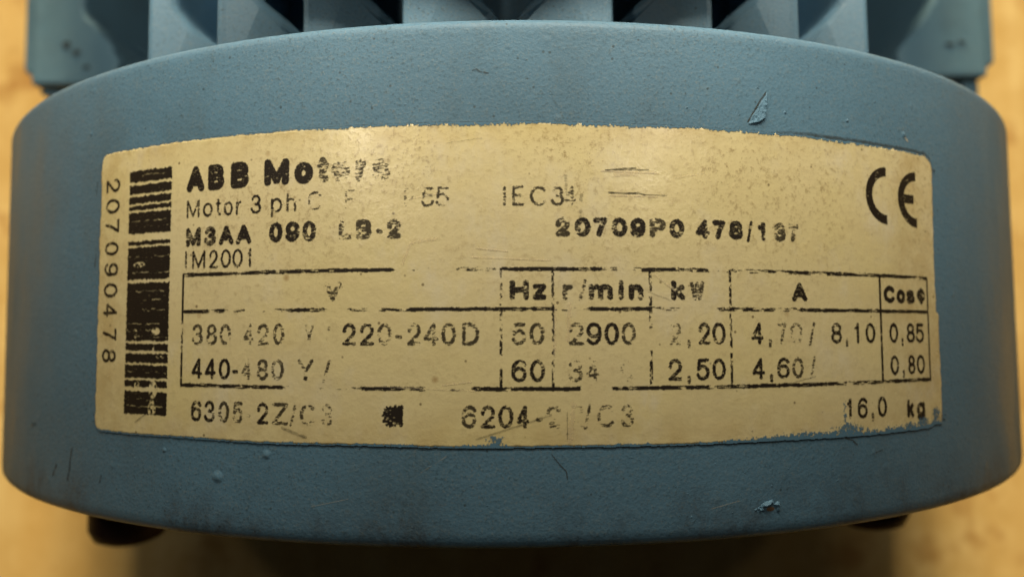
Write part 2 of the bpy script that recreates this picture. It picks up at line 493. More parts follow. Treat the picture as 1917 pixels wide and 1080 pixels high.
def side_pad(sgn, inner, rail_y):
    """flat-faced cast pad along the side of the housing, with a ragged inner edge"""
    def flip(bm):
        if sgn > 0:
            bmesh.ops.scale(bm, vec=(-1, 1, 1), verts=bm.verts)
    bm = bmesh.new()
    pts = [(-115.4, 60.6), (-96, 60.6)] + inner + [(-102.5, 150), (-115.4, 150)]
    prism(bm, pts, -50, -15)
    bevel(bm, 0.8, 2, 0.6)
    flip(bm)
    pad = bm_obj('side_pad', bm, M_BODY, motor)
    bm = bmesh.new()                                  # lower flange outside the pad
    prism(bm, [(-118.5, 64.7), (-115.6, 62.5), (-115.6, 150), (-118.8, 150)], -60, -16.8)
    bevel(bm, 0.7, 2, 0.6)
    flip(bm)
    bm_obj('pad_flange', bm, M_BODY, pad)
    bm = bmesh.new()
    prism(bm, [(-115.5, rail_y), (-111.5, rail_y - 0.5), (-111.5, 149), (-115.5, 149)], -70, -18.5)
    bevel(bm, 0.7, 2, 0.6)
    flip(bm)
    bm_obj('pad_rail', bm, M_BODY, pad)
    bm = bmesh.new()                                  # web down to the core
    prism(bm, [(-111.4, 46), (-30, 46), (-30, 149), (-111.4, 149)], -75, -58)
    flip(bm)
    bm_obj('housing_web', bm, M_BODY, motor)
    bm = bmesh.new()                                  # foot under it, standing on the floor; unseen, widened to broaden the floor shadow
    prism(bm, [(-131, 66), (-104.2, 66), (-104.2, 146), (-131, 146)], -AX, -62)
    prism(bm, [(-111.4, 63), (-104, 63), (-104, 149), (-111.4, 149)], -61.8, -50.2)
    bevel(bm, 1.0, 2, 0.6)
    flip(bm)
    bm_obj('mounting_foot', bm, M_BODY, motor)
    return pad


side_pad(-1, [(-94.61, 64.68), (-94.25, 66.86), (-95.7, 67.94), (-95.82, 69.75), (-97.27, 71.68), (-98.83, 73.13), (-100.52, 75.54), (-102.45, 77.23), (-103.18, 79.65), (-102.82, 83.27)], 59.4)
side_pad(1, [(-94.13, 64.44), (-94.01, 67.1), (-95.58, 69.03), (-97.27, 70.96), (-98.96, 72.65), (-100.89, 75.54), (-102.09, 77.72), (-103.78, 80.85), (-104.51, 84.47)], 55.0)

# nicks in the pads' paint
for x, y, rx, ry in ((-107.0, 70.2, .9, 1.1), (-104.6, 68.4, 1.0, .7), (-102.0, 64.7, .8, .6), (106.5, 68.4, 1.2, .5), (109.4, 69.0, .9, .4)):
    bm = bmesh.new()
    ring2 = [bm.verts.new(((x + rx * (1 + .3 * math.sin(3 * a + x)) * math.cos(a)) * MM, (y + ry * math.sin(a)) * MM, -14.93 * MM)) for a in np.linspace(0, 2 * math.pi, 14, endpoint=False)]
    ring1 = [bm.verts.new((v.co.x, v.co.y, -15.2 * MM)) for v in ring2]
    bm.faces.new(ring2)
    for i in range(14):
        bm.faces.new((ring1[i], ring1[(i + 1) % 14], ring2[(i + 1) % 14], ring2[i]))
    bm_obj('paint_nick', bm, M_NICK, motor)

# unseen flange plate added across the far end to shade the motor and wood
bm = bmesh.new()
fl = [(-119, -84), (-113, -90), (113, -90), (119, -84), (119, -48), (103, -44), (102, 52), (78, 84), (48, 99), (-48, 99), (-78, 84), (-102, 52), (-103, -44), (-119, -48)]
va = [bm.verts.new((x * MM, 150.2 * MM, z * MM)) for x, z in fl]
vb2 = [bm.verts.new((x * MM, 158 * MM, z * MM)) for x, z in fl]
bm.faces.new(va)
bm.faces.new(vb2[::-1])
for i in range(len(fl)):
    j = (i + 1) % len(fl)
    bm.faces.new((va[i], va[j], vb2[j], vb2[i]))
bevel(bm, 1.0, 2, 0.3)
bm_obj('shading_flange', bm, M_BODY, motor)

# unseen box added on top of the housing to shade the fins, just above the frame
bm = bmesh.new()
prism(bm, [(-30, 48), (30, 48), (30, 132), (-30, 132)], 50, SBOX - 6)
bevel(bm, 1.5, 2, 0.6)
sbox = bm_obj('shading_box', bm, M_BODY, motor)
bm = bmesh.new()
prism(bm, [(-31, 47), (31, 47), (31, 133), (-31, 133)], SBOX - 5.9, SBOX)
bevel(bm, 1.2, 2, 0.6)
bm_obj('shading_box_lid', bm, M_BODY, sbox)

# ------------------------------------------------------------------ rating plate
U0, U1, V0, V1 = -45.15, 48.05, -10.02, 18.86


def wobble(x, seed, parts):
    r2 = np.random.default_rng(seed)
    y = np.zeros_like(x)
    for wl, amp in parts:
        y += amp * np.sin(2 * np.pi * x / wl + r2.uniform(0, 6.28)) * (0.6 + 0.4 * np.sin(x / wl * 1.7 + r2.uniform(0, 6.28)))
    return y


NU, NV = 700, 120
uu = np.linspace(0, 1, NU)
vv = np.linspace(0, 1, NV)
CR = 1.15
top_in = np.zeros(NU)


def corner(d, rr):
    d = np.clip(d, 0, rr)
    return rr - np.sqrt(np.maximum(0, rr * rr - (rr - d) ** 2))


ug = U0 + (U1 - U0) * uu
dl, dr = ug - U0, U1 - ug
vt = V1 - corner(dl, CR) - corner(dr, 1.7) + wobble(ug, 3, [(7.0, 0.03), (1.9, 0.025), (0.8, 0.02)])
vb = V0 + corner(dl, 1.0) + corner(dr, 0.7) + wobble(ug, 4, [(19.0, 0.05), (2.3, 0.03), (0.9, 0.025)]) + 0.35 * np.exp(-((ug - 47) / 1.2) ** 2)
vg = np.linspace(0, 1, NV)
UU = np.repeat(ug[:, None], NV, 1)
VV = vb[:, None] + (vt - vb)[:, None] * vg[None]
sl = VV - V0
lw = wobble(np.linspace(V0, V1, NV), 7, [(9, 0.07), (2.5, 0.07), (1.1, 0.05)])
UU = UU + lw[None] * np.exp(-(UU - U0) / 0.6)
rw = wobble(np.linspace(V0, V1, NV), 9, [(9, 0.05), (2.5, 0.05), (1.1, 0.03)]) - 0.45 * np.clip((VV[-1] - 1.9) / 0.05, 0, 1) + 0.25 * np.clip((VV[-1] - 9) / 8, 0, 1)
UU = UU + rw[None] * np.exp(-(U1 - UU) / 0.6)
P = np.stack(on_cyl(UU, VV, PLATE), -1).reshape(-1, 3)
ring = [i * NV for i in range(NU)] + [(NU - 1) * NV + j for j in range(1, NV)] + [i * NV + NV - 1 for i in range(NU - 2, -1, -1)] + [j for j in range(NV - 2, 0, -1)]
uf, vf = UU.reshape(-1)[ring], VV.reshape(-1)[ring]
Q = np.stack(on_cyl(uf, vf, -0.05), -1)
verts = np.concatenate([P, Q])
faces = []
for i in range(NU - 1):
    a = i * NV
    faces += [(a + j, a + NV + j, a + NV + j + 1, a + j + 1) for j in range(NV - 1)]
nb = len(P)
for i in range(len(ring)):
    j = (i + 1) % len(ring)
    faces.append((ring[i], nb + i, nb + j, ring[j]))
plate = mesh_obj('rating_plate', verts, faces, M_PLATE, motor)
me = plate.data
sm = np.ones(len(me.polygons), bool)
sm[-len(ring):] = False
me.polygons.foreach_set('use_smooth', sm)
me.materials.append(M_EDGE)
me.polygons.foreach_set('material_index', (~sm).astype(np.int32))
plate['label'] = 'yellowed foil rating plate with worn black print'


# ------------------------------------------------------------------ print: run-length cells like the dots of a label printer
CELL = 0.045


def vnoise(shape, lu, lv, r2):
    """smooth value noise, correlation lengths lu, lv in cells"""
    h, w = shape
    a = r2.random((int(h / lv) + 3, int(w / lu) + 3))
    y = np.arange(h) / lv
    x = np.arange(w) / lu
    yi, xi = y.astype(int), x.astype(int)
    fy, fx = (y - yi)[:, None], (x - xi)[None]
    fy, fx = fy * fy * (3 - 2 * fy), fx * fx * (3 - 2 * fx)
    g = lambda j, i: a[np.ix_(yi + j, xi + i)]
    return (g(0, 0) * (1 - fx) + g(0, 1) * fx) * (1 - fy) + (g(1, 0) * (1 - fx) + g(1, 1) * fx) * fy


LOSS = [0.01, 0.03, 0.08, 0.16, 0.27, 0.40, 0.54, 0.70, 0.86, 1.0]


def worn(mask, loss, r2, su=7, sv=1.9):
    """knock cells out of a mask: streaks, blotches and single dots"""
    sh = mask.shape
    n = 0.40 * vnoise(sh, su, sv, r2) + 0.26 * vnoise(sh, 17, 14, r2) + 0.20 * vnoise(sh, 2.6, 1.6, r2) + 0.14 * r2.random(sh)
    on = n[mask > 0]
    if not len(on):
        return mask
    t = np.quantile(on, min(1, loss))
    lev = np.clip((n - t) / 0.07, 0, 1)
    return mask * lev


def soften(m):
    p = np.pad(m, 1)
    s = 0.0
    for j, i, w in ((1, 1, 4), (0, 1, 1), (2, 1, 1), (1, 0, 1.4), (1, 2, 1.4), (0, 0, .4), (0, 2, .4), (2, 0, .4), (2, 2, .4)):
        s = s + w * p[j:j + m.shape[0], i:i + m.shape[1]]
    return s / 10.4


def emit(name, lev, u0, v0, mat, parent, h=0.02, base=PLATE, maxrun=11, cell=CELL, kind=None):
    """lev[row, col] in 0..1, row 0 at v0; every run of equal cells becomes one quad that follows the plate"""
    q = np.round(np.clip(lev, 0, 1) * 4).astype(int)
    Us, Vs, Ls = [], [], []
    for r in range(q.shape[0]):
        row = q[r]
        if not row.any():
            continue
        cut = np.flatnonzero(np.diff(row)) + 1
        st = np.concatenate([[0], cut])
        en = np.concatenate([cut, [len(row)]])
        for a, b in zip(st, en):
            if row[a] == 0:
                continue
            x = a
            while x < b:
                y = min(b, x + maxrun)
                Us.append((x, y))
                Vs.append(r)
                Ls.append(row[a] / 4.0)
                x = y
    if not Us:
        return None
    Us = np.array(Us, float) * cell + u0
    Vs = np.array(Vs, float) * cell + v0
    U4 = np.stack([Us[:, 0], Us[:, 1], Us[:, 1], Us[:, 0]], 1)
    V4 = np.stack([Vs, Vs, Vs + cell, Vs + cell], 1)
    P = np.stack(on_cyl(U4, V4, base + h), -1).reshape(-1, 3)
    n = len(Us)
    m = bpy.data.meshes.new(name)
    m.from_pydata(P.tolist(), [], np.arange(4 * n).reshape(n, 4).tolist())
    at = m.attributes.new('ink', 'FLOAT', 'FACE')
    at.data.foreach_set('value', np.array(Ls, np.float32))
    m.materials.append(mat)
    o = link(bpy.data.objects.new(name, m), parent)
    if kind:
        o['kind'] = kind
    return o


def arc(cx, cy, rx, ry, a0, a1):
    n = max(4, int(abs(a1 - a0) / 14))
    return [(cx + rx * math.cos(math.radians(a0 + (a1 - a0) * i / n)), cy + ry * math.sin(math.radians(a0 + (a1 - a0) * i / n))) for i in range(n + 1)]


def ring_(cx, cy, rx, ry):
    return arc(cx, cy, rx, ry, 0, 360)


# stroke letters: x 0..1 over the letter's width, y 0..1 over the cap height
FONT = {
    '0': [ring_(.5, .5, .5, .5)],
    '1': [[(1, 0), (1, 1)], [(1, .98), (.72, .82), (0, .77)]],
    '2': [arc(.5, .69, .48, .31, 185, -38) + [(.06, .02), (0, 0), (1, 0)]],
    '3': [arc(.48, .755, .43, .245, 168, -92), arc(.49, .26, .51, .265, 92, -170)],
    '4': [[(.74, 0), (.74, 1), (0, .29), (0, .26), (1, .26)]],
    '5': [[(.93, 1), (.17, 1), (.07, .50)] + arc(.48, .33, .52, .335, 142, -160)],
    '6': [ring_(.5, .315, .5, .315), arc(.56, .56, .56, .44, 38, 180) + [(0, .31)]],
    '7': [[(0, 1), (1, 1), (.58, .48), (.34, 0)]],
    '8': [ring_(.5, .755, .43, .245), ring_(.5, .265, .5, .265)],
    '9': [ring_(.5, .685, .5, .315), arc(.44, .44, .56, .44, 218, 360) + [(1, .69)]],
    'A': [[(0, 0), (.5, 1), (1, 0)], [(.17, .31), (.83, .31)]],
    'B': [[(.6, .52), (0, .52), (0, 1), (.58, 1)] + arc(.58, .76, .36, .24, 90, -90), [(0, .52), (0, 0), (.6, 0)] + arc(.62, .26, .38, .26, -90, 90)],
    'C': [arc(.55, .5, .55, .5, 42, 318)],
    'D': [[(0, 0), (0, 1), (.45, 1)] + arc(.45, .5, .55, .5, 90, -90) + [(0, 0)]],
    'E': [[(1, 1), (0, 1), (0, 0), (1, 0)], [(0, .53), (.9, .53)]],
    'F': [[(1, 1), (0, 1), (0, 0)], [(0, .52), (.85, .52)]],
    'H': [[(0, 0), (0, 1)], [(1, 0), (1, 1)], [(0, .52), (1, .52)]],
    'I': [[(.5, 0), (.5, 1)]],
    'L': [[(0, 1), (0, 0), (1, 0)]],
    'M': [[(0, 0), (0, 1), (.5, .06), (1, 1), (1, 0)]],
    'P': [[(0, 0), (0, 1), (.62, 1)] + arc(.62, .73, .38, .27, 90, -90) + [(0, .46)]],
    'V': [[(0, 1), (.5, 0), (1, 1)]],
    'W': [[(0, 1), (.26, 0), (.5, .95), (.74, 0), (1, 1)]],
    'Y': [[(0, 1), (.5, .44), (1, 1)], [(.5, .44), (.5, 0)]],
    'Z': [[(0, 1), (1, 1), (0, 0), (1, 0)]],
    'o': [ring_(.5, .36, .5, .37)],
    't': [[(.45, .93), (.45, .15), (.62, .02), (1, .02)], [(0, .70), (1, .70)]],
    'r': [[(0, 0), (0, .72)], [(0, .40)] + arc(.78, .36, .76, .34, 158, 78)],
    's': [arc(.5, .545, .42, .185, 35, 262) + arc(.5, .18, .5, .19, 82, -150)],
    'p': [[(0, -.28), (0, .72)], ring_(.5, .36, .5, .37)],
    'h': [[(0, 0), (0, 1)], [(0, .40)] + arc(.5, .44, .5, .28, 172, 0) + [(1, 0)]],
    'n': [[(0, 0), (0, .72)], [(0, .40)] + arc(.5, .44, .5, .28, 172, 0) + [(1, 0)]],
    'm': [[(0, 0), (0, .72)], [(0, .44)] + arc(.25, .48, .25, .24, 172, 0) + [(.5, 0)], [(.5, .44)] + arc(.75, .48, .25, .24, 172, 0) + [(1, 0)]],
    'l': [[(.5, 0), (.5, 1)]],
    'i': [[(.5, 0), (.5, .70)], [(.5, .97), (.5, 1.0)]],
    'k': [[(0, 0), (0, 1)], [(.95, .72), (.05, .28)], [(.38, .44), (1, 0)]],
    'z': [[(0, .72), (1, .72), (0, 0), (1, 0)]],
    'g': [ring_(.5, .36, .5, .37), [(1, .72), (1, -.08)] + arc(.5, -.08, .5, .20, 0, -150)],
    '\u03c6': [ring_(.5, .50, .5, .36), [(.5, -.05), (.5, .95)]],
    '-': [[(0, .36), (1, .36)]],
    '/': [[(0, -.10), (1, 1.04)]],
    ',': [[(.5, .10), (.3, -.20)]],
    '.': [[(.5, .05), (.5, .06)]],
}


def dilate(m, ru, rv):
    out = m.copy()
    for j in range(-rv, rv + 1):
        for i in range(-ru, ru + 1):
            if (i / (ru + .5)) ** 2 + (j / (rv + .5)) ** 2 <= 1:
                out |= np.roll(np.roll(m, j, 0), i, 1)
    return out


PAD = 12


def char_mask(ch, wmm, hcap, th):
    """mask of one character wmm wide and hcap mm tall at cap height, strokes th mm thick"""
    w = int(wmm / CELL) + 2 * PAD
    h = int(hcap / CELL * 1.35) + 4 * PAD
    X, Y = np.meshgrid((np.arange(w) + .5 - PAD) * CELL, (np.arange(h) + .5 - 3 * PAD) * CELL)
    tx = min(th, wmm)
    best = np.full((h, w), 9.0)
    for st in FONT[ch]:
        pts = [(tx / 2 + x * max(0.0, wmm - tx), th / 2 + y * (hcap - th)) for x, y in st]
        if len(pts) == 1:
            pts = pts * 2
        for (a, b), (c, d) in zip(pts[:-1], pts[1:]):
            L2 = (c - a) ** 2 + (d - b) ** 2 + 1e-9
            t = np.clip(((X - a) * (c - a) + (Y - b) * (d - b)) / L2, 0, 1)
            best = np.minimum(best, np.hypot(X - a - t * (c - a), Y - b - t * (d - b)))
    wob = (vnoise((h, w), 3.0, 1.6, rng) - .5) * 0.07
    return best + wob < (tx if ch in "Il1/," else th) / 2


WEIGHT = {'maker_name': .74, 'type_code': .48, 'serial_code': .48, 'column_heading': .49, 'description_text': .225, 'standard_text': .24, 'mounting_code': .22}
print_parts = {}
for kind, bold, vbase, hcap, chars in TEXT:
    ua = min(c[1] for c in chars) - 1.0
    ub = max(c[2] for c in chars) + 1.0
    Hc = int(hcap / CELL * 1.35) + 4 * PAD
    Wc = int((ub - ua) / CELL) + 2 * PAD
    acc = np.zeros((Hc, Wc))
    for ch, a, b, wear in chars:
        if LOSS[wear] >= 1:
            continue
        th = WEIGHT.get(kind, .44 if bold else .305)
        if ch == '/':
            th = .26
        m = char_mask(ch, max(b - a, th), hcap, min(th, (0.44 if (b - a) < 1.0 else .36 if ch == 'W' or (ch == 'M' and b - a < 1.8) else th) if bold else th))
        lv = worn(m.astype(float), LOSS[wear], rng) * (1 - .045 * wear)
        i0 = int(round((a - ua) / CELL)) - PAD
        h, w = lv.shape
        h = min(h, Hc)
        i1 = min(Wc, i0 + w)
        acc[:h, i0:i1] = np.maximum(acc[:h, i0:i1], lv[:h, :i1 - i0])
    # ragged dot edges of the thermal print
    acc *= 1 - 0.5 * (vnoise(acc.shape, 2.0, 1.2, rng) > 0.80)
    emit(kind, soften(acc), ua, vbase - 3 * PAD * CELL, M_INK, plate)

# serial number, turned to read down the left edge
vmin = min(c[2] for c in VERTICAL) - 2
vmax = max(c[1] for c in VERTICAL) + 2
umin = -45.5
acc = np.zeros((int((vmax - vmin) / CELL), int(5.5 / CELL)))
for ch, va, vb_, ub_, ut in VERTICAL:
    m = char_mask(ch, va - vb_, 2.3, .30).astype(float)
    m = worn(m, 0.04, rng)
    m = m.T[::-1, :]                              # along -v, up = +u
    r0 = int(round((vb_ - vmin) / CELL)) - PAD
    c0 = int(round((-44.2 - umin) / CELL)) - 3 * PAD
    h, w = m.shape
    a0 = max(0, c0)
    acc[r0:r0 + h, a0:c0 + w] = np.maximum(acc[r0:r0 + h, a0:c0 + w], m[:, a0 - c0:a0 - c0 + min(w, acc.shape[1] - c0) - 0][:, :acc[r0:r0 + h, a0:c0 + w].shape[1]])
emit('serial_number', soften(acc), umin, vmin, M_INK, plate)

# barcode
BU0, BU1 = -40.35, -34.3
vmin, vmax = -8.4, 17.0
acc = np.zeros((int((vmax - vmin) / CELL), int((BU1 - BU0 + 1) / CELL)))
Yb = vmin + (np.arange(acc.shape[0]) + .5) * CELL
Xb = BU0 - .5 + (np.arange(acc.shape[1]) + .5) * CELL
jag = lambda: (vnoise((1, acc.shape[1]), 5, 1, rng)[0] - .5) * 0.16
for vt_, vb_ in BARS:
    e = (Yb[:, None] < (vt_ + 0.03 + jag())[None]) & (Yb[:, None] > (vb_ - 0.03 + jag())[None])
    ed = (vnoise((acc.shape[0], 2), 3, 3, rng)[:, :1] - .5) * .12
    e &= (Xb[None] > BU0 + ed) & (Xb[None] < BU1 + ed)
    acc = np.maximum(acc, e)
for vline, ua, ub in ((16.0, -38.5, -35.0), (11.3, -40, -34.6), (10.75, -38, -34.6), (7.65, -40.2, -34.4), (6.05, -39.6, -34.4), (4.2, -39, -35), (3.3, -38.6, -35.2), (2.35, -38, -34.8),
                      (0.95, -40.3, -34.6), (0.3, -40.3, -36.5), (-0.35, -39, -34.4), (-3.85, -40, -34.5), (-6.5, -40.2, -35.6), (-7.2, -40, -34.6)):
    b = np.exp(-((Yb[:, None] - vline - (jag() * 1.2)[None]) / 0.07) ** 2) * ((Xb > ua) & (Xb < ub))[None]
    n = vnoise(acc.shape, 14, 2, rng)
    acc *= 1 - np.clip(b * 1.0, 0, 1) * np.clip((n - .34) * 3, 0, 1)
for cu, cv, ru, rv in ((-38.6, 6.9, 0.9, 0.30), (-36.2, -5.5, 0.6, 0.9), (-38.9, 0.0, 0.25, 0.5), (-36.3, -7.4, 0.55, 0.9), (-36.0, 0.2, 0.6, 0.4), (-38.5, -5.2, 0.4, 0.5), (-35.3, -2.3, 0.6, 0.2), (-36.3, -1.4, 0.12, 0.5)):
    d = ((Xb[None] - cu - 0.4 * (Yb[:, None] - cv) * (cv > 5)) / ru) ** 2 + ((Yb[:, None] - cv) / rv) ** 2
    n = vnoise(acc.shape, 5, 4, rng)
    acc *= 1 - np.clip((1.15 - d) * 3, 0, 1) * np.clip((n - .2) * 2.5, 0, 1)
acc *= 1 - 0.25 * (vnoise(acc.shape, 12, 2, rng) > 0.90)
emit('barcode', soften(acc), BU0 - .5, vmin, M_INK, plate)

# table frame
vmin, vmax, umin, umax = -5.4, 6.2, -33.0, 46.6
acc = np.zeros((int((vmax - vmin) / CELL), int((umax - umin) / CELL)))
Yb = vmin + (np.arange(acc.shape[0]) + .5) * CELL
Xb = umin + (np.arange(acc.shape[1]) + .5) * CELL


def hline(v, ua, ub, th, gaps):
    global acc
    c = v + (vnoise((1, acc.shape[1]), 30, 1, rng)[0] - .5) * 0.05
    t = th / 2 * (0.85 + 0.5 * vnoise((1, acc.shape[1]), 6, 1, rng)[0])
    e = ((np.abs(Yb[:, None] - c[None]) < t[None]) & (Xb > ua)[None] & (Xb < ub)[None]) * 1.0
    loss = np.full(acc.shape[1], 0.16)
    for a, b, l in gaps:
        k = np.clip(np.minimum(Xb - a, b - Xb) / 0.5 + .5, 0, 1)
        loss = loss * (1 - k) + l * k
    n = .45 * vnoise(acc.shape, 10, 2, rng) + .35 * vnoise(acc.shape, 22, 9, rng) + .2 * rng.random(acc.shape)
    lo = .22 + loss * .56
    acc = np.maximum(acc, e * np.clip((n - lo[None]) / .08, 0, 1))


def vline(u, va, vb_, th, loss0, gaps=()):
    global acc
    e = ((np.abs(Xb[None] - u) < th / 2) & (Yb > va)[:, None] & (Yb < vb_)[:, None]) * 1.0
    loss = np.full(acc.shape[0], loss0)
    for a, b, l in gaps:
        k = ((Yb > a) & (Yb < b)) * 1.0
        loss = loss * (1 - k) + l * k
    n = .45 * vnoise(acc.shape, 3, 5, rng) + .3 * vnoise(acc.shape, 9, 14, rng) + .25 * rng.random(acc.shape)
    lo = .22 + loss * .56
    acc = np.maximum(acc, e * np.clip((n - lo[:, None]) / .08, 0, 1))


hline(5.65, -32.55, 46.1, 0.29, [(-10.6, -5.5, .97), (-5.5, -0.5, .62), (8, 12.5, .45), (18.2, 20.6, .85), (20.6, 24, .45), (24, 36, .3)])
hline(2.10, -32.5, 46.1, 0.28, [(-27.5, -21.5, .80), (-16.7, -15.5, .95), (-15.5, -9, .62), (4.0, 7, .75), (12.7, 15.5, .6), (15.5, 19, .97), (20, 28, .4), (28, 46.2, .03)])
hline(-4.93, -32.55, 46.15, 0.29, [(-24.6, -20.5, .55), (-20.5, -17.2, .92), (-17.2, -13.5, .70), (-7.2, -3.4, .9), (6.3, 9.0, .98), (9.0, 11.4, .55), (33, 36, .35)])
vline(-32.48, -5.0, 5.7, 0.24, .10, [(-1.5, 1, .35)])
vline(-0.80, -5.0, 5.7, 0.26, .40, [(2.2, 5.6, .62), (-3.2, -2.0, .85), (-4.9, -3.2, .10)])
vline(3.80, -5.0, 5.7, 0.24, .48, [(2, 5.6, .35), (-1.5, .5, .62)])
vline(12.63, -5.0, 5.7, 0.24, .50, [(-1.6, 0.2, .95), (0.2, 2, .6), (-4.9, -2.6, .3)])
vline(20.40, -5.0, 5.7, 0.24, .42)
vline(38.28, -5.0, 5.6, 0.26, .04)
vline(46.05, -5.05, 5.7, 0.22, .06)
emit('table_frame', soften(acc), umin, vmin, M_INK, plate)

# conformity mark: two open rings, drawn in mm
umin, vmin = 36.0, 10.6
acc = np.zeros((int(6.6 / CELL), int(9.6 / CELL)))
Yb = (vmin + (np.arange(acc.shape[0]) + .5) * CELL)[:, None]
Xb = (umin + (np.arange(acc.shape[1]) + .5) * CELL)[None]
for cu, cut in ((39.75, 39.75), (44.62, 44.65)):
    ax, ay = 3.05, 2.92
    d = np.sqrt(((Xb - cu) / ax) ** 2 + ((Yb - 13.85) / ay) ** 2)
    din = np.sqrt(((Xb - cu) / (ax - .92)) ** 2 + ((Yb - 13.85) / (ay - .92)) ** 2)
    acc = np.maximum(acc, ((d < 1) & (din > 1) & (Xb < cut)) * 1.0)
acc = np.maximum(acc, ((np.abs(Yb - 13.85) < .46) & (Xb > 42.0) & (Xb < 44.2)) * 1.0)
emit('conformity_mark', soften(worn(acc, .015, rng)), umin, vmin, M_INK, plate)

# bearing symbol: a blotted square
umin, vmin = -12.2, -8.8
acc = np.zeros((int(3.2 / CELL), int(3.6 / CELL)))
Yb = (vmin + (np.arange(acc.shape[0]) + .5) * CELL)[:, None]
Xb = (umin + (np.arange(acc.shape[1]) + .5) * CELL)[None]
j1, j2 = (vnoise(acc.shape, 6, 3, rng) - .5) * .5, (vnoise(acc.shape, 3, 6, rng) - .5) * .4
e = (Xb > -11.35 + j1 + .35 * (np.abs(Yb + 7.3) > .62)) & (Xb < -9.5 + .3 * j1) & (Yb > -8.15 + j2) & (Yb < -6.45 + j2)
emit('bearing_symbol', soften(worn(e * 1.0, .05, rng)), umin, vmin, M_INK, plate)

# ------------------------------------------------------------------ blue paint and scratches lying on the plate's edges
umin, umax, vmin, vmax = U0 - .6, U1 + .6, V0 - .6, V1 + .6
C2 = 0.055
sh = (int((vmax - vmin) / C2), int((umax - umin) / C2))
Xf = umin + (np.arange(sh[1]) + .5) * C2
Yf = vmin + (np.arange(sh[0]) + .5) * C2
tv = np.interp(Xf, ug, vt)
bv = np.interp(Xf, ug, vb)
n1 = .5 * vnoise(sh, 3, 3, rng) + .3 * vnoise(sh, 9, 8, rng) + .2 * rng.random(sh)
amp_t = 0.10 + 0.16 * vnoise((1, sh[1]), 60, 1, rng)[0] + .25 * np.exp(-((Xf + 3) / 2.6) ** 2) + .2 * np.exp(-((Xf - 10) / 5) ** 2)
amp_b = 0.10 + 0.16 * vnoise((1, sh[1]), 60, 1, rng)[0] + 0.40 * np.clip((Xf - 17) / 10, 0, 1) + .5 * np.exp(-((Xf - 33.2) / 1.6) ** 2) + .4 * np.exp(-((Xf + 1.4) / .9) ** 2)
amp_t = np.where((Xf < -20), amp_t * .35, amp_t)
dt = tv[None] - Yf[:, None]
db = Yf[:, None] - bv[None]
lev = np.zeros(sh)
for d, am in ((dt, amp_t), (db, amp_b)):
    k = 1 - d / (am[None] * 1.6)
    lev = np.maximum(lev, np.clip((k * .75 + n1 - .82) * 6, 0, 1) * (d > -.02))
for cu, cv, ru, rv, th in ((33.0, -7.6, .34, 1.5, .66), (33.3, -9.1, 1.1, .55, .35), (46.9, -8.6, .8, .9, .36), (44.6, -9.2, 1.2, .5, .36), (42.0, -9.4, .9, .4, .38), (-1.4, -9.3, 1.0, .42, .46), (28.5, -9.5, 1.2, .3, .40)):
    k = 1 - ((Xf[None] - cu) / ru) ** 2 - ((Yf[:, None] - cv) / rv) ** 2
    lev = np.maximum(lev, np.clip((k * .5 + n1 - .5 - th * .5) * 5, 0, .85) * (k > -.3) * (db > 0))
emit('paint_fleck', lev, umin, vmin, M_FLECK, plate, h=.03, cell=C2, kind='stuff')

# dark line against the plate's upper right edge, on the paint, and along its lower edge
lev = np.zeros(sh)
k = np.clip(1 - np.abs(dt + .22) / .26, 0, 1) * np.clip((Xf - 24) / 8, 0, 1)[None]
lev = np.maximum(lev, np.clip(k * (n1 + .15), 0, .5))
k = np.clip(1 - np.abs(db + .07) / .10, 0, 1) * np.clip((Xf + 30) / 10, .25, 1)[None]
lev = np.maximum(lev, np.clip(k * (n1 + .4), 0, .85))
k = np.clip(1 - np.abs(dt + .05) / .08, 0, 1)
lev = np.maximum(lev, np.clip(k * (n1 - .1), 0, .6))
emit('edge_dark_line', lev, umin, vmin, M_GRIME, plate, h=.02, base=0.0, cell=C2, kind='stuff')


# scratches and cuts, each a thin polyline stamped in mm
def strokes(name, mat, lines, base=PLATE, h=.035, cell=.05, parent=plate):
    for l in lines:
        stroke(name, mat, [l], base, h, cell, parent)


def stroke(name, mat, lines, base, h, cell, parent):
    us = [p[0] for l in lines for p in l[0]]
    vs = [p[1] for l in lines for p in l[0]]
    u0, v0 = min(us) - .6, min(vs) - .6
    sh = (int((max(vs) + .6 - v0) / cell) + 1, int((max(us) + .6 - u0) / cell) + 1)
    X = u0 + (np.arange(sh[1]) + .5) * cell
    Y = v0 + (np.arange(sh[0]) + .5) * cell
    lev = np.zeros(sh)
    nz = vnoise(sh, 6, 2, rng)
    for pts, wd, op in lines:
        for (a, b), (c, d) in zip(pts[:-1], pts[1:]):
            i0, i1 = np.searchsorted(X, [min(a, c) - .5, max(a, c) + .5])
            j0, j1 = np.searchsorted(Y, [min(b, d) - .5, max(b, d) + .5])
            xx, yy = X[None, i0:i1], Y[j0:j1, None]
            L2 = (c - a) ** 2 + (d - b) ** 2 + 1e-9
            t = np.clip(((xx - a) * (c - a) + (yy - b) * (d - b)) / L2, 0, 1)
            dist = np.hypot(xx - a - t * (c - a), yy - b - t * (d - b))
            k = np.clip(1 - dist / wd, 0, 1) * op * (.5 + nz[j0:j1, i0:i1])
            lev[j0:j1, i0:i1] = np.maximum(lev[j0:j1, i0:i1], k)
    return emit(name, lev, u0, v0, mat, parent, h=h, base=base, cell=cell)


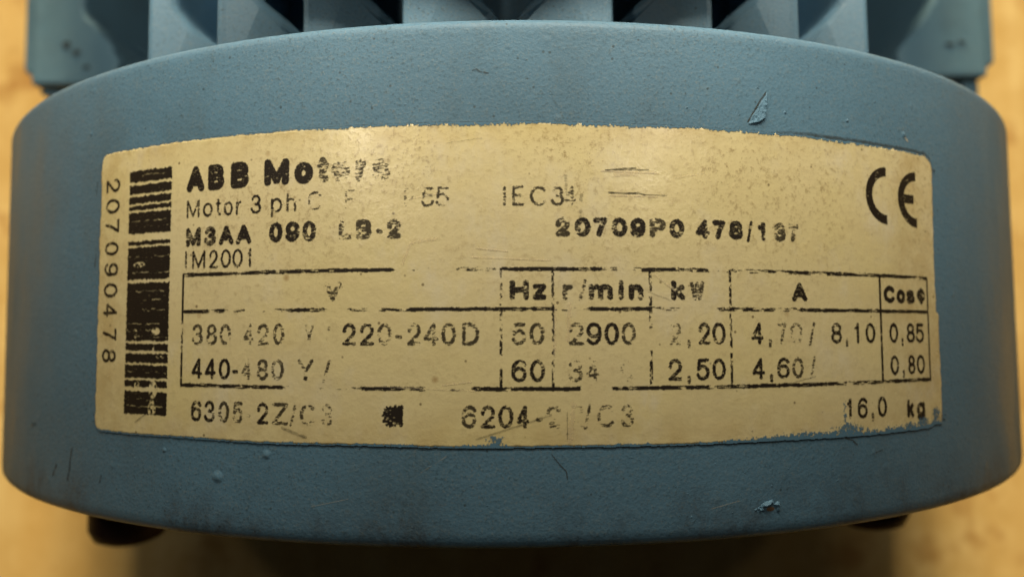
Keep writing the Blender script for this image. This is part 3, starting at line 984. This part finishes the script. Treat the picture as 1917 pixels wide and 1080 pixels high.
strokes('dent', M_GRIME, [([(8.6, 14.55), (10.2, 14.75), (11.4, 14.82)], .09, .9), ([(9.4, 14.6), (12.6, 14.7)], .07, .6),
                          ([(8.9, 12.55), (10.4, 12.5), (11.6, 12.55), (12.2, 12.4)], .10, .9), ([(12.2, 12.42), (14.3, 12.4)], .06, .6)])
strokes('scratch', M_PALE, [([(8.2, 14.5), (13.6, 14.4)], .09, .7), ([(9.5, 14.2), (11.5, 14.3)], .28, .45), ([(9, 12.3), (13.4, 12.25)], .10, .6),
                            ([(-3.0, 7.5), (-.2, 7.2)], .07, .7), ([(-3.4, 5.2 + 1.5), (3.6, 6.4)], .07, .55), ([(-9, 12.0), (-6.5, 12.4)], .06, .5),
                            ([(15.0, 14.0), (18.0, 14.6)], .06, .35), ([(-9.6, 6.2), (-8.9, 8.0), (-6.6, 8.4)], .22, .28),
                            ([(5.3, 2.5), (5.1, -.6)], .35, .22), ([(4.0, 2.3), (3.9, -2)], .25, .2), ([(13, 5.2), (15, 3.7)], .10, .5),
                            ([(-6, -4.6), (-3.4, -4.3)], .10, .45), ([(-13, -4.7), (-3, -5.1)], .07, .35), ([(5.6, -6.3), (5.2, -9.5)], .5, .22)])
strokes('dirt_streak', M_GRIME, [([(-3.0, -9.3), (0.5, -8.2), (3.6, -7.2)], .12, .35), ([(5.0, -7.0), (5.0, -9.3)], .10, .4), ([(26, -4.9), (29.5, -4.2)], .10, .3),
                                 ([(-38.6, -8.8), (-36.9, -7.8)], .12, .5), ([(-21.0, -8.6), (-18.6, -9.4)], .20, .4), ([(5.0, 14.0), (5.05, 12.6)], .35, .18),
                                 ([(6.4, 12.3), (6.3, 10.2)], .4, .16), ([(12.5, 3.6), (14.5, 2.9)], .08, .3), ([(-5.6, 17.0), (-2.5, 17.4)], .05, .3)])

# ------------------------------------------------------------------ marks on the paint of the fan cover
strokes('hair_crack', M_GRIME, [([(-3.4, 23.6), (-3.0, 23.75), (-2.7, 23.5), (-1.9, 23.35)], .08, .7), ([(3.6, -10.6), (4.3, -11.5), (4.9, -12.1), (5.0, -12.8)], .06, .8),
                                ([(33.0, -10.2), (33.9, -10.4), (34.5, -10.9)], .09, .9), ([(37.0, -11.8), (37.9, -11.6)], .08, .6),
                                ([(-49.6, -12.3), (-49.9, -13.5), (-50.0, -14.6), (-50.4, -15.6)], .28, .55), ([(-53.0, -14.4), (-53.8, -15.5)], .30, .6), ([(-43.9, -14.6), (-44.1, -15.2)], .22, .5),
                                ([(-60.5, -10.6), (-59, -10.4)], .35, .4), ([(-46.0, 16.0), (-46.1, 14.8)], .15, .4), ([(-45.9, 8.2), (-46.1, 7.0)], .18, .4)],
        base=0.0, h=.03, parent=cover)
strokes('scuff', M_PALE, [([(43.2, 20.35), (43.6, 20.0)], .14, .55), ([(-18, -15.5), (-14.5, -14.7)], .05, .35), ([(-8, -12.3), (-5.6, -10.8)], .05, .22), ([(18.0, -15.8), (21, -15.2)], .05, .3)],
        base=0.0, h=.03, parent=cover)


def bump_mesh(bm, u, v, ru, rv, hh, seg=14, ring_n=5):
    vs = []
    for j in range(ring_n + 1):
        t = j / ring_n
        row = []
        for i in range(seg):
            a = 2 * math.pi * i / seg
            x, y, z = on_cyl(u + ru * t * math.cos(a), v + rv * t * math.sin(a), hh * (0.5 + 0.5 * math.cos(math.pi * t)) - 0.012)
            row.append(bm.verts.new((x, y, z)))
        vs.append(row)
    for j in range(ring_n):
        for i in range(seg):
            i2 = (i + 1) % seg
            if j == 0:
                continue
            bm.faces.new((vs[j][i], vs[j][i2], vs[j + 1][i2], vs[j + 1][i]))
    bm.faces.new(vs[1])
    for v_ in vs[0]:
        bm.verts.remove(v_)


for u, v, ru, hh in ((-27.9, -13.4, .8, .17), (-22.6, -11.1, .65, .13), (43.0, 20.6, .55, .13), (-34.5, -11.3, .4, .09), (-47.5, 21.5, .4, .09), (26.8, 21.0, .3, .08), (34.5, 21.0, .3, .09)):
    bm = bmesh.new()
    bump_mesh(bm, u, v, ru, ru * .9, hh)
    bm_obj('paint_blister', bm, M_COVER, cover, True)
bm = bmesh.new()
for i in range(240):
    u, v = rng.uniform(-52, 52), rng.choice([rng.uniform(20, 27), rng.uniform(-17, -10.6)])
    rr = .06 + .09 * rng.random() ** 2
    bump_mesh(bm, u, v, rr * rng.uniform(.7, 1.6), rr * rng.uniform(.6, 1.1), rr * rng.uniform(.25, .5), 7, 3)
o = bm_obj('paint_grain', bm, M_COVER, cover, True)
o['kind'] = 'stuff'


# lifted flake of paint over the plate's upper right corner, and a chip with a crumbled crust below it
def patch(name, u0, u1, v0, v1, fn, mat, parent, step=.055):
    """height-field patch lying on the cover; fn(U, V) gives mm over the paint, below 0 is buried"""
    U, V = np.meshgrid(np.arange(u0, u1, step), np.arange(v0, v1, step), indexing='ij')
    H = np.maximum(fn(U, V), -.03)
    P = np.stack(on_cyl(U, V, H), -1).reshape(-1, 3)
    n, m_ = U.shape
    keep = H > -.028
    F = []
    for i in range(n - 1):
        for j in range(m_ - 1):
            if keep[i:i + 2, j:j + 2].any():
                F.append((i * m_ + j, i * m_ + m_ + j, i * m_ + m_ + j + 1, i * m_ + j + 1))
    used = sorted({k for f in F for k in f})
    mp = {k: i for i, k in enumerate(used)}
    return mesh_obj(name, P[used], [tuple(mp[k] for k in f) for f in F], mat, parent, True)


def grid_noise(shape, cells):
    return vnoise(shape, cells, cells, rng) - .5


def flake(U, V):
    n1, n2 = grid_noise(U.shape, 4), grid_noise(U.shape, 9)
    du, dv = U - 22.65, V - 19.65
    L = 3.7
    s = (du * .56 + dv * .83) / L
    t = (du * .83 - dv * .56) + .18 * n2
    w = 1.25 * np.clip(np.sin(np.pi * np.clip(s * .94 + .03, 0, 1)), 0, 1) ** .8 * (1 + .5 * n2) * (1.12 - .5 * s)
    inside = (s > 0) & (s < 1) & (t > 0) & (t < w)
    edge = np.minimum(t, w - t)
    h = .05 + .16 * (t / (w + .01)) ** 1.5 + .10 * n1 * (t > .2) + .08 * n2
    h = h * np.clip(edge / .08, 0, 1) - .02
    return np.where(inside, h, -.03)


patch('paint_flake', 22.2, 25.6, 19.3, 23.2, flake, M_CHIP, cover)
stroke('flake_gap', M_GRIME, [([(22.65, 19.75), (23.3, 20.75), (23.95, 21.75), (24.65, 22.7)], .12, .9)], 0.0, .025, .05, cover)  # dark stroke put in for the groove's shade; no groove is modelled


def crust(U, V):
    n1, n2 = grid_noise(U.shape, 3.5), grid_noise(U.shape, 7)
    u, v = (U - 24.1) / 1.05 + .35 * n2, (V + 16.1) / .60 + .5 * n2
    r = np.hypot(u, v)
    a = np.arctan2(v, u)
    ring = np.exp(-((r - .82) / .24) ** 2) * (.55 + .45 * np.sin(a + .2)) + .6 * np.exp(-((u + 1.25) ** 2 + (v + .1) ** 2) / .10)
    h = .27 * ring * (1 + 1.6 * n1) + .05 * n1
    return np.where(ring > .14, h - .04, -.03)


patch('chip_crust', 22.2, 26.0, -17.4, -14.9, crust, M_CHIP, cover, .05)
bm = bmesh.new()
bump_mesh(bm, 24.15, -16.15, .62, .30, .05, 12, 4)
bm_obj('bare_spot', bm, M_METAL, cover, True)
